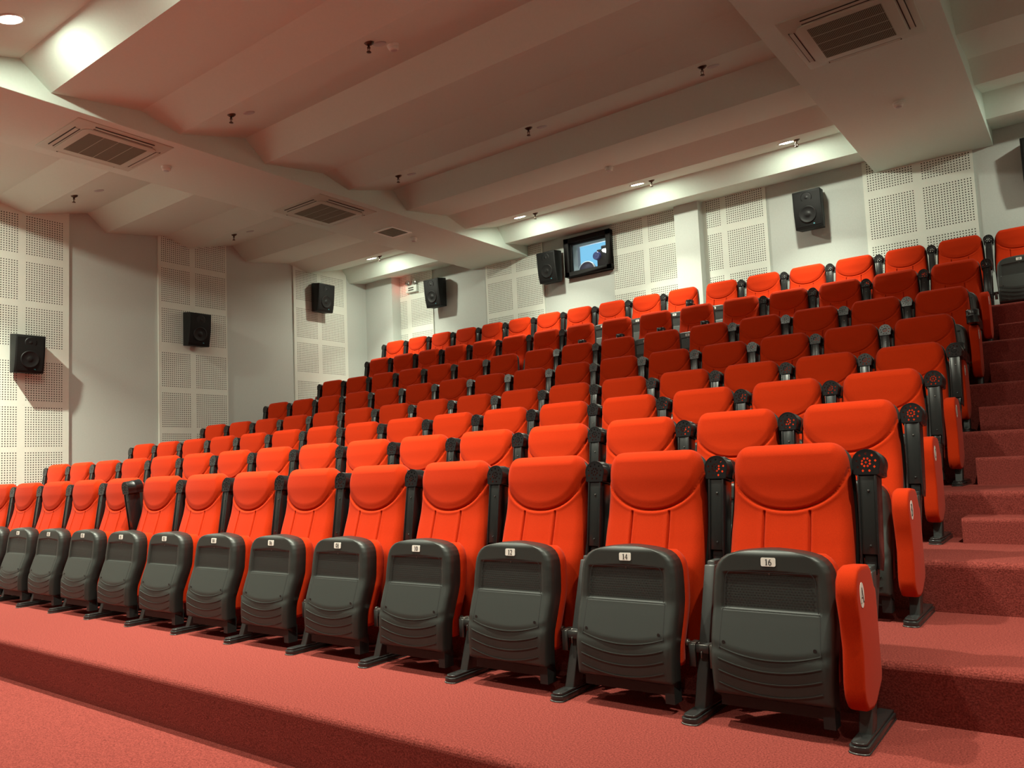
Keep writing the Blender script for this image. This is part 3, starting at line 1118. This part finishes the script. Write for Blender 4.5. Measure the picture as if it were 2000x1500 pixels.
for nm, q in (('wall_booth_rear', (-7.7, -4.1, 9.6, 9.7, 3.0, 5.6)), ('wall_booth_left', (-7.8, -7.7, YB + 0.2, 9.7, 3.0, 5.6)),
              ('wall_booth_right', (-4.1, -4.0, YB + 0.2, 9.7, 3.0, 5.6)), ('floor', (-7.8, -4.0, YB + 0.2, 9.7, 2.9, 3.0)),
              ('ceiling', (-7.8, -4.0, YB + 0.2, 9.7, 5.6, 5.7))):
    b = MB()
    b.box(*q)
    struct(b.build(nm, M['booth']))
t = thing('glowing_screen', 'pale blue glowing screen behind the projector inside the booth', 'screen', (-6.0, 8.80, 3.0))  # added emissive panel on a stand, in place of the booth's blue-lit area
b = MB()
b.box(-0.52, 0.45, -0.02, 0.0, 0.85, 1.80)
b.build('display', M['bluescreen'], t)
b = MB()
b.box(-0.54, 0.47, 0.0, 0.04, 0.83, 1.82)
b.box(-0.05, 0.05, 0.0, 0.05, 0.0, 0.9)
b.box(-0.3, 0.3, -0.2, 0.2, 0.0, 0.03)
b.build('stand', M['booth'], t)
t = thing('film_projector', 'dark film projector with round lens seen through the projection window', 'projector', (-5.60, 8.22, 3.0))
b = MB()
b.box(-0.245, 0.30, -0.02, 0.45, 1.17, 1.505)
b.box(-0.20, 0.25, 0.05, 0.40, 1.505, 1.58)
b.build('housing', M['spk'], t, bevel=0.015)
b = MB()
b.lathe([(0.068, -0.10), (0.068, 0.04), (0.058, 0.05), (0.05, 0.045), (0.001, 0.06)], 28, 0, Matrix.Translation((-0.225, -0.03, 1.39)) @ Matrix.Rotation(math.radians(90), 4, 'X'))
b.build('lens', M['lensglass'], t)
b = MB()
b.box(-0.15, 0.22, 0.0, 0.36, 0.0, 1.17)
b.build('pedestal', M['frame'], t)
t = thing('film_reel', 'round white rimmed film reel low behind the projection window', 'film reel', (-5.995, 8.15, 3.0))
b = MB()
rm = Matrix.Translation((0, -0.03, 1.155)) @ Matrix.Rotation(math.radians(90), 4, 'X')
b.lathe([(0.150, -0.015), (0.150, 0.015), (0.001, 0.016)], 36, 0, rm)
b.build('disc', M['reel'], t)
b = MB()
b.lathe([(0.150, -0.02), (0.165, -0.02), (0.165, 0.02), (0.150, 0.02)], 40, 0, rm, cap=False)
b.build('rim', M['tag'], t)
b = MB()
b.box(-0.03, 0.03, -0.01, 0.03, 0.0, 1.155)
b.build('stand', M['frame'], t)
bl = bpy.data.lights.new('booth_lamp', 'AREA')
bl.size = 0.3
bl.energy = 45
bl.color = (0.75, 0.9, 1.0)
link('booth_lamp', bl, None, (-5.9, 8.3, 5.5))

# ------------------------------------------------------------------ ceiling cassettes, vent, detectors, sprinklers
def cassette(label, x, y):
    t = thing('ceiling_air_conditioner', label, 'air conditioner', (x, y, ZB), 'ceiling cassette air conditioners')
    H = 0.485
    b = MB()
    # bevelled outer plate hanging 25 mm
    lay = [(H, 0.0), (H, -0.006), (H - 0.02, -0.014), (0.395, -0.026), (0.385, -0.030)]
    vs = []
    for s, z in lay:
        vs += [(-s, -s, z), (s, -s, z), (s, s, z), (-s, s, z)]
    fs = []
    for j in range(len(lay) - 1):
        for k in range(4):
            k2 = (k + 1) % 4
            fs.append((j * 4 + k, j * 4 + k2, (j + 1) * 4 + k2, (j + 1) * 4 + k))
    L = (len(lay) - 1) * 4
    fs.append((L, L + 1, L + 2, L + 3))
    b.add(vs, fs)
    b.build('fascia', M['acwhite'], t, bevel=0.003)
    b = MB()
    R = []
    r, s = 0.07, 0.372
    for cx, cy, a0 in ((s - r, s - r, 0), (-s + r, s - r, 90), (-s + r, -s + r, 180), (s - r, -s + r, 270)):
        for k in range(6):
            a = math.radians(a0 + 18 * k)
            R.append((cx + r * math.cos(a), cy + r * math.sin(a)))
    b.prism(R, -0.030, -0.040, 'z')
    b.build('intake_panel', M['acwhite'], t, bevel=0.003)
    for k in range(4):
        b = MB()
        rt = Matrix.Rotation(math.radians(90 * k), 4, 'Z')
        b.box(-0.30, 0.30, 0.384, 0.392, -0.0315, -0.028, 1, rt)
        b.box(-0.29, 0.29, 0.393, 0.428, -0.0290, -0.018, 0, rt)
        b.box(-0.30, 0.30, 0.4285, 0.4345, -0.0262, -0.018, 1, rt)
        b.build('air_outlet', [M['acwhite'], M['acslot']], t)
    b = MB()
    b.box(-0.285, 0.285, -0.295, 0.295, -0.0405, -0.0385, 1)
    for k in range(46):
        xx = -0.28 + k * 0.0124
        b.box(xx, xx + 0.0066, -0.295, 0.295, -0.0425, -0.0402, 0)
    for k in range(1, 4):
        yy = -0.295 + k * 0.1475
        b.box(-0.285, 0.285, yy - 0.0022, yy + 0.0022, -0.0428, -0.0402, 2)
    b.build('intake_grille', [M['acgrille'], M['acslot'], M['acwhite']], t)
    return t


cassette('square ceiling air conditioner on the left beam, nearest the front', -7.42, 0.86)
cassette('square ceiling air conditioner on the left beam, towards the back', -7.42, 3.76)
cassette('square ceiling air conditioner with slatted grille on the right beam', -0.70, 3.77)
t = thing('air_vent', 'small square white rimmed air vent on the left beam', 'vent', (-7.44, 5.03, ZB))
b = MB()
for x0, x1, y0, y1 in ((-.2, .2, .165, .2), (-.2, .2, -.2, -.165), (-.2, -.165, -.165, .165), (.165, .2, -.165, .165)):
    b.box(x0, x1, y0, y1, -0.014, 0.0)
b.build('frame', M['detector'], t)
b = MB()
b.box(-.165, .165, -.165, .165, -0.002, 0.0, 1)
for k in range(12):
    yy = -0.155 + k * 0.0275
    b.box(-.165, .165, yy, yy + 0.012, -0.011, -0.002, 0)
b.build('slats', [M['acgrille'], M['acslot']], t)


def detector(label, x, y, z, tilt=0.0):
    t = thing('smoke_detector', label, 'smoke detector', (x, y, z), 'white smoke detectors')
    t.rotation_euler = (tilt, 0, 0)
    b = MB()
    b.lathe([(0.054, 0.004), (0.054, -0.018), (0.050, -0.020)], 28)
    b.build('base', M['detector'], t)
    b = MB()
    b.lathe([(0.046, -0.018), (0.047, -0.030), (0.043, -0.044), (0.034, -0.050), (0.001, -0.051)], 28)
    b.build('head', M['detector'], t)
    b = MB()
    b.lathe([(0.030, -0.0505), (0.028, -0.0525), (0.001, -0.0525)], 24)
    b.build('sensor_face', M['coverplate'], t)


detector('white smoke detector beside a sprinkler near the top middle of the photo', -4.01, 1.71, ceil_z(1.71), ceil_tilt(1.71))
detector('white smoke detector on the left beam behind its front air conditioner', -7.48, 1.56, ZB)
detector('white smoke detector on the left beam beside the small vent', -7.45, 5.48, ZB)
detector('white smoke detector on the dark fold in front of the rear downlights', -4.05, 5.54, ceil_z(5.5), ceil_tilt(5.5))
detector('white smoke detector on the right beam behind the slatted air conditioner', -0.69, 5.58, ZB)


def sprinkler(label, x, y):
    t = thing('sprinkler', label, 'sprinkler', (x, y, ceil_z(y)), 'ceiling sprinklers')
    b = MB()
    b.lathe([(0.045, 0.006), (0.043, -0.004), (0.022, -0.022), (0.012, -0.024)], 20)
    b.build('escutcheon', M['brass'], t)
    b = MB()
    b.lathe([(0.010, -0.02), (0.010, -0.045), (0.016, -0.047)], 12)
    for sx in (-1, 1):
        b.cyl((sx * 0.014, 0, -0.045), (sx * 0.006, 0, -0.085), 0.003, 8)
    b.lathe([(0.020, -0.084), (0.021, -0.088), (0.004, -0.089)], 16)
    b.build('head', M['brass'], t)


for lab, x, y in (('dark sprinkler on the ceiling at the upper middle of the photo', -4.06, 1.47),
                  ('dark sprinkler above the left beam, second from the front', -6.10, 1.48),
                  ('dark sprinkler on the second ceiling fold, middle of its row', -4.03, 3.76),
                  ('dark sprinkler on the second ceiling fold, beside the left beam', -6.07, 3.80),
                  ('dark sprinkler on the second ceiling fold, beside the right beam', -2.04, 3.81),
                  ('dark sprinkler in the left bay above the front perforated panel', -9.52, 1.47),
                  ('dark sprinkler in the left bay above the middle perforated panel', -9.55, 3.78),
                  ('dark sprinkler beside the leftmost rear downlight of the middle bay', -5.79, 6.36),
                  ('dark sprinkler beside the middle rear downlight', -3.85, 6.32),
                  ('dark sprinkler beside the rightmost rear downlight', -1.93, 6.30),
                  ('dark sprinkler beside the rear downlight in the left bay', -9.06, 6.30)):
    sprinkler(lab, x, y)


def cover_plate(label, x, y):
    b = MB()
    b.lathe([(0.058, 0.003), (0.058, -0.003), (0.052, -0.007), (0.001, -0.007)], 28)
    o = b.build('cover_plate', M['coverplate'])
    o.location = (x, y, ceil_z(y))
    o.rotation_euler = (ceil_tilt(y), 0, 0)
    tag(o, label, 'cover plate', 'round ceiling cover plates')


for lab, x, y in (('round grey cover plate between sprinkler and smoke detector, upper middle', -4.04, 1.58),
                  ('round cover plate beside the sprinkler next to the left beam, front fold', -6.00, 1.62),
                  ('round cover plate beside the middle sprinkler of the second fold', -3.96, 3.92),
                  ('round cover plate beside the left sprinkler of the second fold', -5.98, 3.95),
                  ('round cover plate beside the sprinkler next to the right beam', -1.98, 3.94),
                  ('round cover plate in the left bay above the front perforated panel', -9.26, 1.66),
                  ('round cover plate in the left bay above the middle perforated panel', -9.36, 3.93)):
    cover_plate(lab, x, y)

# ------------------------------------------------------------------ emergency light
t = thing('emergency_light', 'white twin lamp emergency light on the back wall near the corner', 'emergency light', (-9.52, YB - 0.03, 4.30))
b = MB()
b.box(-0.14, 0.14, -0.07, 0.0, 0.0, 0.13)
b.build('box', M['detector'], t, bevel=0.006)
b = MB()
b.box(-0.07, 0.07, -0.0715, -0.0695, 0.03, 0.05)
b.box(-0.07, 0.07, -0.0715, -0.0695, 0.07, 0.09)
b.build('slots', M['acslot'], t)
for sx in (-1, 1):
    b = MB()
    mt = Matrix.Translation((sx * 0.085, -0.06, 0.185)) @ Matrix.Rotation(math.radians(90), 4, 'X')
    b.lathe([(0.025, -0.03), (0.052, 0.0), (0.055, 0.02), (0.05, 0.024), (0.001, 0.03)], 24, 0, mt)
    b.cyl((sx * 0.06, -0.04, 0.12), (sx * 0.085, -0.045, 0.17), 0.012, 10)
    b.build('lamp_head', M['chrome'], t)
b = MB()
b.lathe([(0.008, 0), (0.006, 0.005), (0.001, 0.006)], 10, 0, Matrix.Translation((-0.125, -0.07, 0.06)) @ Matrix.Rotation(math.radians(90), 4, 'X'))
led = b.build('indicator_led', M['redled'], t)
pl = bpy.data.lights.new('led_light', 'POINT')
pl.color = (1.0, 0.05, 0.03)
pl.energy = 0.35
pl.shadow_soft_size = 0.02
lo = link('led_light', pl, t, (-0.22, -0.09, 0.09))


# ------------------------------------------------------------------ downlights
def downlight(label, x, y, power=1.0, spill=1.0):
    z = ceil_z(y)
    t = thing('downlight', label, 'downlight', (x, y, z), 'recessed ceiling downlights')
    t.rotation_euler = (ceil_tilt(y), 0, 0)
    b = MB()
    b.lathe([(0.105, 0.004), (0.105, -0.006), (0.088, -0.010), (0.084, -0.002)], 32, cap=False)
    b.build('trim_ring', M['detector'], t)
    b = MB()
    b.lathe([(0.085, -0.001), (0.078, -0.007), (0.045, -0.011), (0.001, -0.012)], 32)
    b.build('lamp_lens', M['lens'], t)
    for nm, en, spread, zo in (('downlight_beam', LAMP_POWER * power, 84, -0.0155), ('downlight_spill', SPILL_POWER * spill, 180, -0.015)):
        ld = bpy.data.lights.new(nm, 'AREA')
        ld.shape = 'DISK'
        ld.size = 0.11
        ld.energy = en
        ld.color = LAMP_COLOR
        ld.spread = math.radians(spread)
        link(nm, ld, t, (0, 0, zo))


for lab, x, y, pw, sp in (('glowing rear downlight nearest the left beam in the middle bay', -6.03, 6.30, 0.30, 0.82),
                          ('glowing rear downlight in the centre of the middle bay', -4.05, 6.30, 0.30, 0.82),
                          ('glowing rear downlight nearest the right beam', -2.04, 6.30, 0.30, 0.82),
                          ('glowing rear downlight in the left bay pocket', -9.26, 6.30, 0.30, 0.9),
                          ('rear downlight in the right bay', 1.10, 6.30, 0.15, 0.8),
                          ('bright downlight in the front ceiling pocket at the top left', -6.04, -0.55, 1.0, 1.0),
                          ('front pocket downlight in the centre of the middle bay', -4.05, -0.55, 1.0, 1.0),
                          ('front pocket downlight nearest the right beam', -2.04, -0.55, 1.0, 1.0),
                          ('front pocket downlight in the left bay', -9.26, -0.55, 1.7, 2.7),
                          ('front pocket downlight in the right bay', 1.10, -0.55, 0.75, 0.5),
                          ('downlight ahead of the front row in the left bay', -9.26, -2.88, 1.2, 1.0),
                          ('downlight ahead of the front row by the left beam', -6.04, -2.88, 0.42, 0.3),
                          ('downlight ahead of the front row in the centre', -4.05, -2.88, 0.42, 0.3),
                          ('downlight ahead of the front row by the right beam', -2.04, -2.88, 0.42, 0.3),
                          ('downlight ahead of the front row in the right bay', 1.10, -2.88, 0.15, 0.1)):
    downlight(lab, x, y, pw, sp)
